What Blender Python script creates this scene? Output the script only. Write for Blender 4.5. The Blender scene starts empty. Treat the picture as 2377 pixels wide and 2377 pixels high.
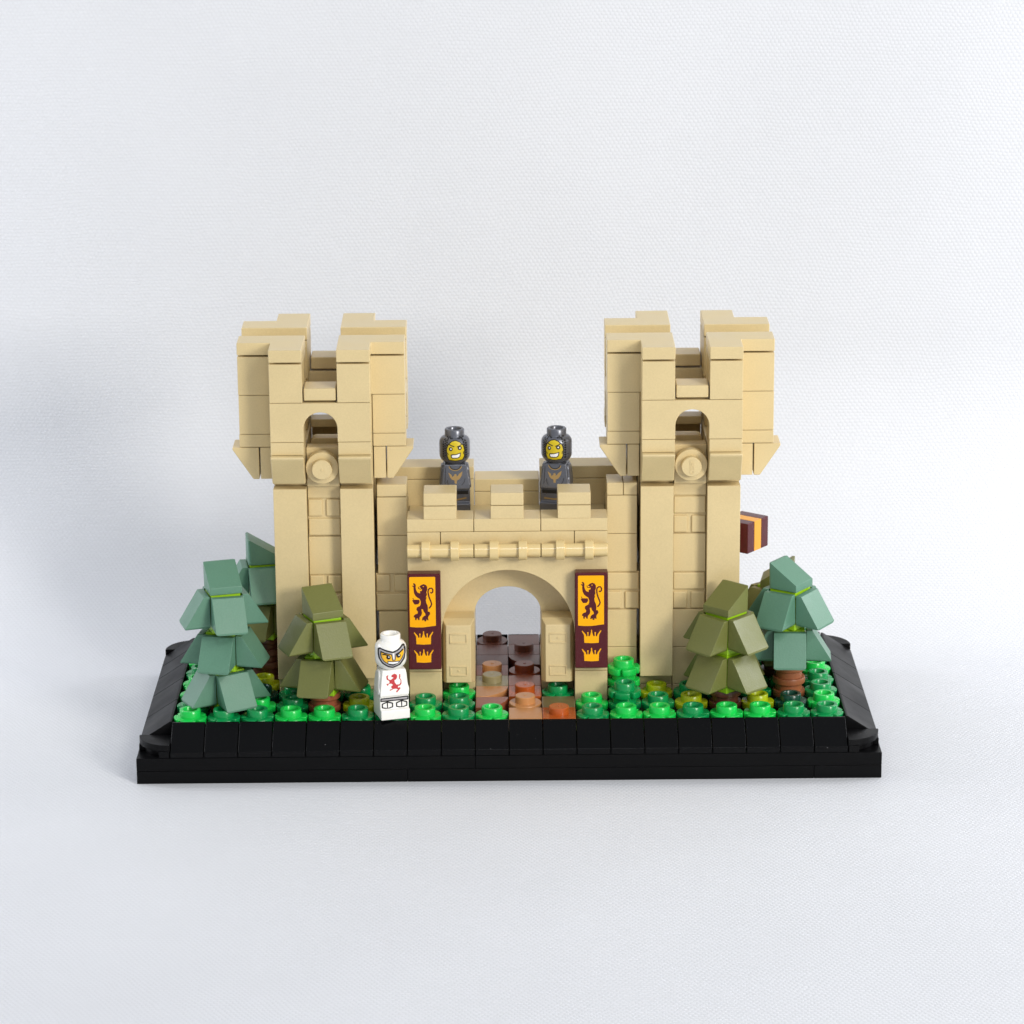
import bpy, bmesh, math, random
from mathutils import Vector, Matrix
from mathutils.geometry import tessellate_polygon
random.seed(7)
K = 0.001                      # model is laid out in millimetres, scene is in metres
scn = bpy.context.scene
COL = scn.collection
R = math.radians

# ------------------------------------------------------------------ camera
cam = bpy.data.cameras.new('camera'); camo = bpy.data.objects.new('camera', cam); COL.objects.link(camo)
cam.sensor_width = 36; cam.sensor_fit = 'HORIZONTAL'
cam.lens = 7692.4 / 2377 * 36
cam.clip_start = 0.05; cam.clip_end = 20
F_ = Vector((0.00237034, 0.96103873, -0.27640358)); R_ = Vector((0.99996144, -0.00461501, -0.0074708)); U_ = Vector((0.00845533, 0.27637522, 0.96101262))
M = Matrix.Identity(4)
for i in range(3):
    M[i][0] = R_[i]; M[i][1] = U_[i]; M[i][2] = -F_[i]
M.translation = Vector((-0.697, -735.126, 277.602)) * K
camo.matrix_world = M
cam.dof.use_dof = True; cam.dof.focus_distance = 0.775; cam.dof.aperture_fstop = 60
scn.camera = camo

# ------------------------------------------------------------------ light
w = bpy.data.worlds.new('World'); scn.world = w; w.use_nodes = True
bg = w.node_tree.nodes['Background']; bg.inputs[0].default_value = (0.86, 0.92, 1.0, 1); bg.inputs[1].default_value = 0.45
def area(name, az, el, dist, size, power, color, target=(0, 50, 40)):
    l = bpy.data.lights.new(name, 'AREA'); l.shape = 'SQUARE'; l.size = size; l.energy = power; l.color = color
    o = bpy.data.objects.new(name, l); COL.objects.link(o)
    d = Vector((math.sin(R(az)) * math.cos(R(el)), -math.cos(R(az)) * math.cos(R(el)), math.sin(R(el))))
    o.location = Vector(target) * K + d * dist
    o.rotation_euler = d.to_track_quat('Z', 'Y').to_euler()
    return o
area('key_lamp', 38, 19, 1.2, 0.28, 7.6, (1.0, 0.965, 0.90))
area('high_lamp', 34, 40, 1.2, 0.28, 2.8, (1.0, 0.97, 0.92))
area('fill_lamp', 3, 42, 1.3, 0.2, 1.3, (0.97, 0.98, 1.0))
# unseen added light facing the wall: brightens the backdrop, not the castle
bl = bpy.data.lights.new('added_backdrop_light', 'AREA'); bl.shape = 'RECTANGLE'; bl.size = 0.7; bl.size_y = 0.25; bl.energy = 0.03; bl.color = (0.93, 0.95, 1.0)
bo = bpy.data.objects.new('added_backdrop_light', bl); COL.objects.link(bo); bo.location = (0.04, 0.03, 0.46)
bo.rotation_euler = Vector((0, -1, 0.2)).to_track_quat('Z', 'Y').to_euler()
for nm, x_, en in (('added_side_light', 0.40, 0.54), ('added_side_light', -0.40, 0.60)):      # added lights out of view, lifting the cloth and floor behind the castle
    sl = bpy.data.lights.new(nm, 'AREA'); sl.shape = 'RECTANGLE'; sl.size = 0.10; sl.size_y = 0.10; sl.energy = en; sl.color = (0.95, 0.96, 1.0)
    so_ = bpy.data.objects.new(nm, sl); COL.objects.link(so_); so_.location = (x_, 0.10, 0.20)
    so_.rotation_euler = (so_.location - Vector((0, 0.14, 0.0))).to_track_quat('Z', 'Y').to_euler()
scn.view_settings.view_transform = 'Standard'; scn.view_settings.look = 'None'
scn.view_settings.exposure = 0.09; scn.view_settings.gamma = 1; scn.view_settings.use_curve_mapping = False

# ------------------------------------------------------------------ materials
def srgb(r, g, b):
    f = lambda c: c / 12.92 if c <= 0.04045 else ((c + 0.055) / 1.055) ** 2.4
    return (f(r / 255), f(g / 255), f(b / 255), 1)
def plastic(name, col, rough=0.32, bump=0.25, var=0.05, spec=0.5, sss=0.0, scale=1.0):
    m = bpy.data.materials.new(name); m.use_nodes = True; n = m.node_tree.nodes; l = m.node_tree.links
    p = n['Principled BSDF']; p.inputs['Roughness'].default_value = rough
    p.inputs['Specular IOR Level'].default_value = spec
    tc = n.new('ShaderNodeTexCoord')
    nz = n.new('ShaderNodeTexNoise'); nz.inputs['Scale'].default_value = 2600 * scale; nz.inputs['Detail'].default_value = 2
    l.new(tc.outputs['Object'], nz.inputs['Vector'])
    big = n.new('ShaderNodeTexNoise'); big.inputs['Scale'].default_value = 110; big.inputs['Detail'].default_value = 3
    l.new(tc.outputs['Object'], big.inputs['Vector'])
    add = n.new('ShaderNodeMath'); add.operation = 'ADD'; l.new(nz.outputs['Fac'], add.inputs[0]); l.new(big.outputs['Fac'], add.inputs[1])
    mr = n.new('ShaderNodeMapRange'); mr.inputs[1].default_value = 0.6; mr.inputs[2].default_value = 1.4
    mr.inputs[3].default_value = 1 - var; mr.inputs[4].default_value = 1 + var
    l.new(add.outputs[0], mr.inputs[0])
    mx = n.new('ShaderNodeVectorMath'); mx.operation = 'SCALE'; mx.inputs[0].default_value = col[:3]
    l.new(mr.outputs[0], mx.inputs['Scale']); l.new(mx.outputs[0], p.inputs['Base Color'])
    rr = n.new('ShaderNodeMapRange'); rr.inputs[1].default_value = 0.3; rr.inputs[2].default_value = 0.7
    rr.inputs[3].default_value = rough * 0.85; rr.inputs[4].default_value = rough * 1.25
    l.new(big.outputs['Fac'], rr.inputs[0]); l.new(rr.outputs[0], p.inputs['Roughness'])
    b = n.new('ShaderNodeBump'); b.inputs['Strength'].default_value = bump; b.inputs['Distance'].default_value = 0.00004
    l.new(nz.outputs['Fac'], b.inputs['Height']); l.new(b.outputs[0], p.inputs['Normal'])
    if sss: p.inputs['Subsurface Weight'].default_value = sss; p.inputs['Subsurface Radius'].default_value = (0.001, 0.001, 0.0006)
    return m
TAN = plastic('tan_plastic', srgb(211, 190, 142), 0.34, 0.6, 0.06)
TANG = plastic('tan_glossy_plastic', srgb(218, 194, 140), 0.14, 0.1, 0.03)
BLK = plastic('black_plastic', srgb(8, 8, 9), 0.36, 0.3, 0.15, spec=0.12)
BLKS = plastic('black_satin_plastic', srgb(12, 12, 13), 0.38, 0.4, 0.15, spec=0.12)
BLKG = plastic('black_glossy_plastic', srgb(5, 5, 6), 0.2, 0.15, 0.12, spec=0.16)
SAND = plastic('sand_green_plastic', srgb(88, 130, 108), 0.40, 0.9, 0.07)
OLIV = plastic('olive_green_plastic', srgb(108, 111, 58), 0.38, 0.9, 0.07)
LIME = plastic('lime_plastic', srgb(150, 196, 20), 0.35, 0.2, 0.04)
G = {'B': plastic('bright_green_plastic', srgb(22, 196, 78), 0.24, 0.2, 0.05, sss=0.25),
     'D': plastic('green_plastic', srgb(8, 142, 74), 0.24, 0.2, 0.05, sss=0.15),
     'Y': plastic('yellow_green_plastic', srgb(168, 182, 18), 0.26, 0.2, 0.05, sss=0.2),
     'K': plastic('dark_green_plastic', srgb(8, 62, 46), 0.24, 0.2, 0.05)}
for m_ in (BLK, BLKG, BLKS):                      # a little dust on the black parts
    n = m_.node_tree.nodes; l = m_.node_tree.links; p = n['Principled BSDF']; src = p.inputs['Base Color'].links[0].from_socket
    tc = n.new('ShaderNodeTexCoord'); vz = n.new('ShaderNodeTexNoise'); vz.inputs['Scale'].default_value = 1500; vz.inputs['Detail'].default_value = 0
    l.new(tc.outputs['Object'], vz.inputs['Vector'])
    th = n.new('ShaderNodeMapRange'); th.inputs[1].default_value = 0.885; th.inputs[2].default_value = 0.92; th.inputs[3].default_value = 0.0; th.inputs[4].default_value = 0.35
    l.new(vz.outputs['Fac'], th.inputs[0])
    mx = n.new('ShaderNodeMix'); mx.data_type = 'RGBA'; l.new(th.outputs[0], mx.inputs['Factor']); l.new(src, mx.inputs['A']); mx.inputs['B'].default_value = (0.3, 0.3, 0.3, 1)
    l.new(mx.outputs['Result'], p.inputs['Base Color'])
GROUND = plastic('ground_green_plastic', srgb(6, 44, 26), 0.35, 0.2, 0.1)
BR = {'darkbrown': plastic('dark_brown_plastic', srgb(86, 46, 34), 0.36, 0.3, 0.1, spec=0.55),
      'brown': plastic('brown_plastic', srgb(122, 56, 32), 0.32, 0.3, 0.1, spec=0.55),
      'red': plastic('reddish_brown_plastic', srgb(150, 84, 58), 0.30, 0.3, 0.08),
      'orange': plastic('burnt_orange_plastic', srgb(176, 84, 30), 0.26, 0.2, 0.06),
      'nougat': plastic('light_nougat_plastic', srgb(196, 138, 86), 0.30, 0.3, 0.06),
      'stone': plastic('grey_tan_plastic', srgb(146, 136, 100), 0.30, 0.3, 0.06),
      'olive': plastic('olive_brown_plastic', srgb(122, 108, 72), 0.30, 0.3, 0.06),
      'trunk': plastic('trunk_brown_plastic', srgb(146, 86, 52), 0.42, 0.6, 0.12)}
MAROON = plastic('dark_red_plastic', srgb(78, 14, 22), 0.24, 0.1, 0.08, spec=0.35)
GOLD = plastic('golden_yellow_print', srgb(250, 174, 3), 0.4, 0.1, 0.04, spec=0.2)
AMBER = plastic('amber_plastic', srgb(232, 160, 28), 0.3, 0.2, 0.05)
WHT = plastic('white_plastic', srgb(240, 238, 232), 0.24, 0.1, 0.02, sss=0.1)
GUN = plastic('gunmetal_plastic', srgb(108, 110, 118), 0.28, 0.2, 0.08)
GUN.node_tree.nodes['Principled BSDF'].inputs['Metallic'].default_value = 0.5
INK = plastic('black_print', srgb(18, 18, 20), 0.4, 0.0, 0.0)
FACEY = plastic('yellow_face_print', srgb(206, 182, 22), 0.35, 0.1, 0.05)
FACEO = plastic('orange_yellow_face_print', srgb(246, 186, 40), 0.35, 0.1, 0.04)
SILV = plastic('silver_print', srgb(170, 166, 168), 0.4, 0.1, 0.04)
TEETH = plastic('white_print', srgb(236, 236, 236), 0.4, 0.0, 0.0)
BRONZE = plastic('bronze_print', srgb(164, 134, 84), 0.35, 0.1, 0.05)
REDP = plastic('red_print', srgb(186, 36, 42), 0.4, 0.0, 0.03)
GUNL = plastic('light_gunmetal_print', srgb(110, 114, 124), 0.3, 0.0, 0.03)

# ------------------------------------------------------------------ mesh helpers (millimetres)
def tag(o, label=None, cat=None, group=None, kind=None):
    if label: o['label'] = label
    if cat: o['category'] = cat
    if group: o['group'] = group
    if kind: o['kind'] = kind
    return o
def thing(name, loc, label, cat, group=None, rz=0.0, tilt=(0, 0)):
    o = bpy.data.objects.new(name, None); COL.objects.link(o); o.empty_display_size = 0.005
    o.location = Vector(loc) * K; o.rotation_euler = (tilt[0], tilt[1], rz)
    o['mm'] = [float(c) for c in loc]
    return tag(o, label, cat, group)
def mesh_of(bm, name, mats, sharp=32):
    for v in bm.verts: v.co *= K
    bmesh.ops.recalc_face_normals(bm, faces=bm.faces[:])
    me = bpy.data.meshes.new(name); bm.to_mesh(me); bm.free()
    for m in (mats if isinstance(mats, (list, tuple)) else [mats]): me.materials.append(m)
    me.polygons.foreach_set('use_smooth', [True] * len(me.polygons))
    me.set_sharp_from_angle(angle=R(sharp))
    return me
def obj(name, bm, mat, parent=None, off=None, loc=None, rz=0.0, sharp=50):
    """geometry given in world mm when off is None and the parent stands at its 'mm' point"""
    if parent is not None and off is None:
        p = parent
        base = Vector(p['mm']) if 'mm' in p else Vector((0, 0, 0))
        for v in bm.verts: v.co -= base
    me = mesh_of(bm, name, mat, sharp)
    o = bpy.data.objects.new(name, me); COL.objects.link(o)
    if parent is not None: o.parent = parent
    if loc is not None: o.location = Vector(loc) * K
    if rz: o.rotation_euler[2] = rz
    wn = o.modifiers.new('weighted_normal', 'WEIGHTED_NORMAL'); wn.keep_sharp = True; wn.weight = 100
    return o
def bevel(bm, verts, w, seg=2, ang=30):
    if w <= 0: return
    vs = set(verts); es = [e for e in bm.edges if e.verts[0] in vs and e.verts[1] in vs and len(e.link_faces) == 2 and e.calc_face_angle(0) > R(ang)]
    if es: bmesh.ops.bevel(bm, geom=es, offset=w, segments=seg, profile=0.5, affect='EDGES', clamp_overlap=True)
def poly(bm, pts, a, b, axis='y', bw=0.0, seg=2, ang=30):
    """extrude a 2-D outline from a to b along an axis; pts are (x,z) for y, (y,z) for x, (x,y) for z"""
    def P(p, t):
        return {'y': (p[0], t, p[1]), 'x': (t, p[0], p[1]), 'z': (p[0], p[1], t)}[axis]
    v0 = [bm.verts.new(P(p, a)) for p in pts]; v1 = [bm.verts.new(P(p, b)) for p in pts]
    n = len(pts); bm.faces.new(v0); bm.faces.new(v1[::-1])
    for i in range(n): bm.faces.new((v0[i], v0[(i + 1) % n], v1[(i + 1) % n], v1[i]))
    bmesh.ops.recalc_face_normals(bm, faces=bm.faces[:])
    bevel(bm, v0 + v1, bw, seg, ang)
GAP = 0.07
def box(bm, x0, x1, y0, y1, z0, z1, bw=0.16, g=GAP, seg=2):
    poly(bm, [(x0 + g, y0 + g), (x1 - g, y0 + g), (x1 - g, y1 - g), (x0 + g, y1 - g)], z0 + g * 0.6, z1 - g * 0.6, 'z', bw, seg)
def mk(fn, *a, **k):
    bm = bmesh.new(); fn(bm, *a, **k); return bm
def lathe(bm, prof, cx=0, cy=0, n=40, caps=True, M=None):
    rings = []
    for r, z in prof:
        ring = []
        for i in range(n):
            a = 2 * math.pi * i / n; p = Vector((cx + r * math.cos(a), cy + r * math.sin(a), z))
            if M is not None: p = M @ p
            ring.append(bm.verts.new(p))
        rings.append(ring)
    for a, b in zip(rings, rings[1:]):
        for i in range(n): bm.faces.new((a[i], a[(i + 1) % n], b[(i + 1) % n], b[i]))
    if caps: bm.faces.new(rings[0][::-1]); bm.faces.new(rings[-1])
def frame(o, x, y, z):
    m = Matrix.Identity(4)
    for i in range(3): m[i][0] = x[i]; m[i][1] = y[i]; m[i][2] = z[i]; m[i][3] = o[i]
    return m
def cheese(bm, M, w=3.93, h=6.35, lip=1.5, bw=0.35, corner=0):
    """1x1 roof wedge: base on local z=0, low lip at -y, tall back at +y"""
    prof = [(-3.93, 0), (3.93, 0), (3.93, h), (3.4, h), (-3.93, lip)]
    b2 = bmesh.new(); poly(b2, prof, -w, w, 'x', 0)
    if corner:
        es = [e for e in b2.edges if abs(e.verts[0].co.y - 3.93) < .01 and abs(e.verts[1].co.y - 3.93) < .01 and abs(e.verts[0].co.z - e.verts[1].co.z) > 1]
        bmesh.ops.bevel(b2, geom=es, offset=corner, segments=4, profile=0.5, affect='EDGES')
    bevel(b2, b2.verts[:], bw, 2, 24)
    b2.verts.index_update(); vm = [bm.verts.new(M @ v.co) for v in b2.verts]
    for f in b2.faces: bm.faces.new([vm[v.index] for v in f.verts])
    b2.free()
def side_cheese(bm, c, n, t, **k):
    n = Vector(n); t = Vector(t); cheese(bm, frame(c, t.cross(n), t, n), **k)
def arch_pts(x0, x1, z0, z1, cx, rx, rz, zc, n=28):
    """outline of an arch brick (open at the bottom)"""
    p = [(x0, z0), (x0, z1), (x1, z1), (x1, z0), (cx + rx, z0)]
    if zc > z0 + 0.01: p.append((cx + rx, zc))
    for i in range(1, n): a = math.pi * i / n; p.append((cx + rx * math.cos(a), zc + rz * math.sin(a)))
    if zc > z0 + 0.01: p.append((cx - rx, zc))
    p.append((cx - rx, z0)); return p

# ------------------------------------------------------------------ backdrop (one white cloth sweep)
def backdrop():
    m = bpy.data.materials.new('white_woven_cloth'); m.use_nodes = True; n = m.node_tree.nodes; l = m.node_tree.links
    p = n['Principled BSDF']; p.inputs['Roughness'].default_value = 0.62; p.inputs['Specular IOR Level'].default_value = 0.35
    uv = n.new('ShaderNodeUVMap'); uv.uv_map = 'UVMap'
    # slow warp so that the threads do not run ruler-straight
    wz = n.new('ShaderNodeTexNoise'); wz.inputs['Scale'].default_value = 0.05; wz.inputs['Detail'].default_value = 2
    l.new(uv.outputs[0], wz.inputs['Vector'])
    wsub = n.new('ShaderNodeVectorMath'); wsub.operation = 'SUBTRACT'; wsub.inputs[1].default_value = (0.5, 0.5, 0.5); l.new(wz.outputs['Color'], wsub.inputs[0])
    wsc = n.new('ShaderNodeVectorMath'); wsc.operation = 'SCALE'; wsc.inputs['Scale'].default_value = 3.0; l.new(wsub.outputs[0], wsc.inputs[0])
    wad = n.new('ShaderNodeVectorMath'); wad.operation = 'ADD'; l.new(uv.outputs[0], wad.inputs[0]); l.new(wsc.outputs[0], wad.inputs[1])
    sx = n.new('ShaderNodeSeparateXYZ'); l.new(wad.outputs[0], sx.inputs[0])
    def mth(op, a, b=None, c=None):
        q = n.new('ShaderNodeMath'); q.operation = op
        for i, v in enumerate((a, b, c)):
            if v is None: continue
            if isinstance(v, (int, float)): q.inputs[i].default_value = v
            else: l.new(v, q.inputs[i])
        return q.outputs[0]
    v = mth('DIVIDE', sx.outputs['Y'], 0.95); row = mth('FLOOR', v); u = mth('DIVIDE', sx.outputs['X'], 1.2)
    us = mth('ADD', u, mth('MULTIPLY', row, 0.5))
    a = mth('ABSOLUTE', mth('SINE', mth('MULTIPLY', us, math.pi))); b = mth('ABSOLUTE', mth('SINE', mth('MULTIPLY', v, math.pi)))
    h = mth('MULTIPLY', mth('POWER', a, 0.8), mth('POWER', b, 0.8))
    fz = n.new('ShaderNodeTexNoise'); fz.inputs['Scale'].default_value = 1.3; fz.inputs['Detail'].default_value = 3; l.new(uv.outputs[0], fz.inputs['Vector'])
    h2 = mth('ADD', h, mth('MULTIPLY', fz.outputs['Fac'], 0.9))
    bz = n.new('ShaderNodeTexNoise'); bz.inputs['Scale'].default_value = 0.018; bz.inputs['Detail'].default_value = 3; l.new(uv.outputs[0], bz.inputs['Vector'])
    mr = n.new('ShaderNodeMapRange'); l.new(h2, mr.inputs[0]); mr.inputs[1].default_value = 0.2; mr.inputs[2].default_value = 1.6; mr.inputs[3].default_value = 0.965; mr.inputs[4].default_value = 1.02
    br = n.new('ShaderNodeMapRange'); l.new(bz.outputs['Fac'], br.inputs[0]); br.inputs[1].default_value = 0.3; br.inputs[2].default_value = 0.7; br.inputs[3].default_value = 0.985; br.inputs[4].default_value = 1.015
    sc = n.new('ShaderNodeVectorMath'); sc.operation = 'SCALE'; sc.inputs[0].default_value = (0.666, 0.676, 0.706); l.new(mth('MULTIPLY', mr.outputs[0], br.outputs[0]), sc.inputs['Scale'])
    l.new(sc.outputs[0], p.inputs['Base Color'])
    bp = n.new('ShaderNodeBump'); bp.inputs['Strength'].default_value = 0.45; bp.inputs['Distance'].default_value = 0.00014; l.new(h2, bp.inputs['Height'])
    bp2 = n.new('ShaderNodeBump'); bp2.inputs['Strength'].default_value = 0.5; bp2.inputs['Distance'].default_value = 0.0012; l.new(bz.outputs['Fac'], bp2.inputs['Height']); l.new(bp.outputs[0], bp2.inputs['Normal'])
    l.new(bp2.outputs[0], p.inputs['Normal'])
    path = []; s = 0
    y0, yc, rad, top = -520.0, 84.0, 74.0, 560.0
    N = 40
    for i in range(N + 1): path.append((y0 + (yc - y0) * i / N, 0.0))
    for i in range(1, 33): t = math.pi / 2 * i / 32 * 0.96; path.append((yc + rad * math.sin(t), rad * (1 - math.cos(t))))
    ly, lz = path[-1]; tx, tz = math.cos(math.pi / 2 * .96), math.sin(math.pi / 2 * .96)
    for i in range(1, 25): path.append((ly + tx * top * i / 24, lz + tz * top * i / 24))
    bm = bmesh.new(); ul = bm.loops.layers.uv.new('UVMap'); X = [-420 + 840 * i / 48 for i in range(49)]
    S = [0]
    for a_, b_ in zip(path, path[1:]): S.append(S[-1] + math.dist(a_, b_))
    rnd = random.Random(3)
    g = [[bm.verts.new((x * K, (y + 0.0) * K, z * K)) for x in X] for (y, z) in path]
    for j in range(len(path) - 1):
        for i in range(len(X) - 1):
            f = bm.faces.new((g[j][i], g[j][i + 1], g[j + 1][i + 1], g[j + 1][i])); f.smooth = True
            for lp, (ii, jj) in zip(f.loops, ((i, j), (i + 1, j), (i + 1, j + 1), (i, j + 1))): lp[ul].uv = (X[ii], S[jj])
    # slight standing waves of the cloth up the wall
    for j, (y, z) in enumerate(path):
        for i, x in enumerate(X):
            a_ = min(1, z / 60)
            g[j][i].co.y += K * a_ * (2.2 * math.sin(x * 0.017 + z * 0.006) + 1.2 * math.sin(x * 0.031 - z * 0.011 + 1.4))
    me = bpy.data.meshes.new('backdrop'); bm.to_mesh(me); bm.free(); me.materials.append(m)
    o = bpy.data.objects.new('backdrop', me); COL.objects.link(o)
    tag(o, 'white woven cloth backdrop curving up behind the toy castle', kind='structure')
backdrop()

# ------------------------------------------------------------------ black display base
base = thing('display_base', (0, 40, 0), 'black rectangular brick-built display base with sloping rim under the toy castle', 'display base')
obj('lower_plate', mk(box, -88, -24, 0, 80, 0, 3.2, 0.12, 0.04), BLK, base)
obj('lower_plate', mk(box, -24, 72, 0, 80, 0, 3.2, 0.12, 0.04), BLK, base)
obj('lower_plate', mk(box, 72, 88, 0, 80, 0, 3.2, 0.12, 0.04), BLK, base)
obj('upper_plate', mk(box, -88, -8, 0, 80, 3.2, 6.4, 0.12, 0.04), BLK, base)
obj('upper_plate', mk(box, -8, 88, 0, 80, 3.2, 6.4, 0.12, 0.04), BLK, base)
obj('ground_plate', mk(box, -80, 80, 8, 72, 6.4, 9.6, 0.1, 0.02), GROUND, base)
def rim(cx, cy, d, wid):
    """a sloping rim piece: d = outward direction"""
    dx, dy = d; bm = bmesh.new()
    M_ = frame((cx, cy, 6.42), (-dy, dx, 0), (-dx, -dy, 0), (0, 0, 1)) if True else None
    cheese(bm, M_, w=wid / 2 - 0.09, h=6.3, lip=1.5, bw=0.16)
    return bm
for k in range(20):
    obj('rim_slope', rim(-76 + 8 * k, 4, (0, -1), 8), BLKG, base)
    obj('rim_slope', rim(-76 + 8 * k, 76, (0, 1), 8), BLKG, base)
for a, b in ((8, 24), (24, 40), (40, 56), (56, 72)): obj('rim_slope', rim(84, (a + b) / 2, (1, 0), b - a), BLKS, base)
for a, b in ((8, 24), (24, 40), (40, 53), (53, 63), (63, 72)): obj('rim_slope', rim(-84, (a + b) / 2, (-1, 0), b - a), BLKS, base)
for sx, sy in ((-1, 0), (1, 0), (-1, 1), (1, 1)):
    ox, oy = 80 * sx, (8 if sy == 0 else 72); ddx, ddy = sx, (-1 if sy == 0 else 1)
    arc = [(ox + ddx * 7.85 * math.cos(R(a)), oy + ddy * 7.85 * math.sin(R(a))) for a in range(0, 91, 6)]
    bm = bmesh.new(); poly(bm, [(ox + ddx * .15, oy + ddy * .15)] + arc, 8.0, 9.55, 'z', 0.12)
    arc2 = [(ox + ddx * 6.9 * math.cos(R(a)), oy + ddy * 6.9 * math.sin(R(a))) for a in range(0, 91, 6)]
    poly(bm, [(ox + ddx * .15, oy + ddy * .15)] + arc2, 6.45, 7.98, 'z', 0.05)
    poly(bm, [(ox + ddx * p, oy + ddy * q_) for p, q_ in ((0.2, 5.2), (2.6, 5.2), (2.6, 7.75), (0.2, 7.9))], 6.45, 7.99, 'z', 0.05)
    poly(bm, [(ox + ddx * p, oy + ddy * q_) for p, q_ in ((5.2, 0.2), (7.8, 0.2), (7.75, 2.6), (5.2, 2.6))], 6.45, 7.99, 'z', 0.05)
    obj('corner_tile', bm, BLKS, base)

# ------------------------------------------------------------------ studs, tiles
def stud(bm, cx, cy, z, r=2.42, h=1.75, dot=True):
    lathe(bm, [(r, z - 0.05), (r, z + h - 0.18), (r - 0.16, z + h)], cx, cy, 36)
    if dot: lathe(bm, [(0.42, z + h - 0.02), (0.34, z + h + 0.10)], cx, cy, 12)
def round_plate(bm, cx, cy, z, st=True):
    lathe(bm, [(3.0, z), (3.0, z + 1.0), (3.9, z + 1.1), (3.95, z + 1.3), (3.95, z + 2.95), (3.8, z + 3.15)], cx, cy, 44)
    if st: stud(bm, cx, cy, z + 3.15)
def flower(bm, cx=0, cy=0, z=0):
    lathe(bm, [(2.9, z), (2.9, z + 1.6)], cx, cy, 32)
    pts = []
    n = 5
    for i in range(100):
        a = 2 * math.pi * i / 100; t = (a * n / (2 * math.pi)) % 1.0; e = min(t, 1 - t)
        r = 3.98 - 1.15 * math.exp(-(e / 0.055) ** 2) - 0.10 * (1 - e * 2) ** 2
        pts.append((cx + r * math.cos(a - math.pi / 2), cy + r * math.sin(a - math.pi / 2)))
    poly(bm, pts, z + 1.5, z + 3.1, 'z', 0.28, 3, 40)
    ro, ri, h = 2.5, 1.62, 1.8
    lathe(bm, [(ro, z + 3.0), (ro, z + 3.1 + h - 0.18), (ro - 0.15, z + 3.1 + h), (ri + 0.12, z + 3.1 + h), (ri, z + 3.1 + h - 0.15), (ri, z + 2.2), (0.05, z + 2.2)], cx, cy, 36, False)

ORD = ['first', 'second', 'third', 'fourth', 'fifth', 'sixth', 'seventh', 'eighth', 'ninth', 'tenth']
CN = {'B': 'bright green', 'D': 'mid green', 'Y': 'yellow-green', 'K': 'dark green'}
fm = flower_mesh = {c: mesh_of(mk(flower), 'flower_plate', m, 40) for c, m in G.items()}
def put_flower(k, r, c, z=9.6, label=None, jit=True):
    o = bpy.data.objects.new('flower_plate', fm[c]); COL.objects.link(o)
    o.location = Vector((k * 8 + 4, r * 8 + 4, z)) * K
    o.rotation_euler[2] = R(random.uniform(-14, 14)) + (R(36) if random.random() < .3 else 0)
    side = 'left' if k < 0 else 'right'; n = (k + 10) if k < 0 else (9 - k)
    row = 'front row' if r == 1 else ORD[r - 1] + ' row'
    col = ('at the %s edge' % side) if n == 0 else ORD[n] + ' from the %s edge' % side
    tag(o, label or '%s flower plate in the %s from the front, %s' % (CN[c], row, col) if r > 1 else label or '%s flower plate in the %s, %s' % (CN[c], row, col), 'flower plate', 'flower plates covering the green ground')
    return o
row1 = {-10: 'B', -9: 'D', -8: 'D', -7: 'B', -6: 'B', -5: 'D', -4: 'D', -3: 'B', -2: 'D', -1: 'B', 2: 'D', 3: 'B', 4: 'B', 5: 'D', 6: 'B', 7: 'B', 8: 'D', 9: 'D'}
rows = {1: row1,
        2: {-10: 'D', -8: 'B', -7: 'D', -5: 'Y', -4: 'D', -3: 'D', -2: 'D', 2: 'B', 4: 'D', 5: 'Y', 7: 'Y', 8: 'K', 9: 'B'},
        3: {-10: 'B', -9: 'D', -8: 'K', -7: 'D', -6: 'D', -5: 'D', -4: 'D', -2: 'B', 1: 'D', 4: 'Y', 5: 'D', 6: 'D', 7: 'D', 9: 'D'},
        4: {-10: 'B', -9: 'D', -8: 'D', 7: 'K', 8: 'D', 9: 'D'},
        5: {-10: 'D', -9: 'Y', 7: 'D', 9: 'B'},
        6: {-10: 'B', -9: 'D', -8: 'K', 7: 'D', 8: 'D', 9: 'D'},
        7: {-10: 'D', -9: 'B', 7: 'B', 8: 'D', 9: 'B'},
        8: {-10: 'B', -9: 'D', -8: 'B', 7: 'D', 8: 'B', 9: 'D'}}
rows[4][7] = 'D'; rows[4][-8] = 'Y'; rows[5][-9] = 'D'
for r, d in rows.items():
    for k, c in d.items():
        if (k, r) == (-4, 1):
            put_flower(k, r, c, label='mid green flower plate under the feet of the white knight'); continue
        put_flower(k, r, c)
put_flower(3, 2, 'D', 9.6, 'lower mid green flower plate of the pair stacked right of the gate')
put_flower(3, 2, 'D', 12.8, 'upper mid green flower plate of the pair stacked right of the gate')
put_flower(3, 3, 'B', 9.6, 'lowest bright green flower plate of the three-high stack by the right wall')
put_flower(3, 3, 'B', 12.8, 'middle bright green flower plate of the three-high stack by the right wall')
put_flower(3, 3, 'B', 16.0, 'bright green flower plate topping the three-high stack by the right wall')

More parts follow.
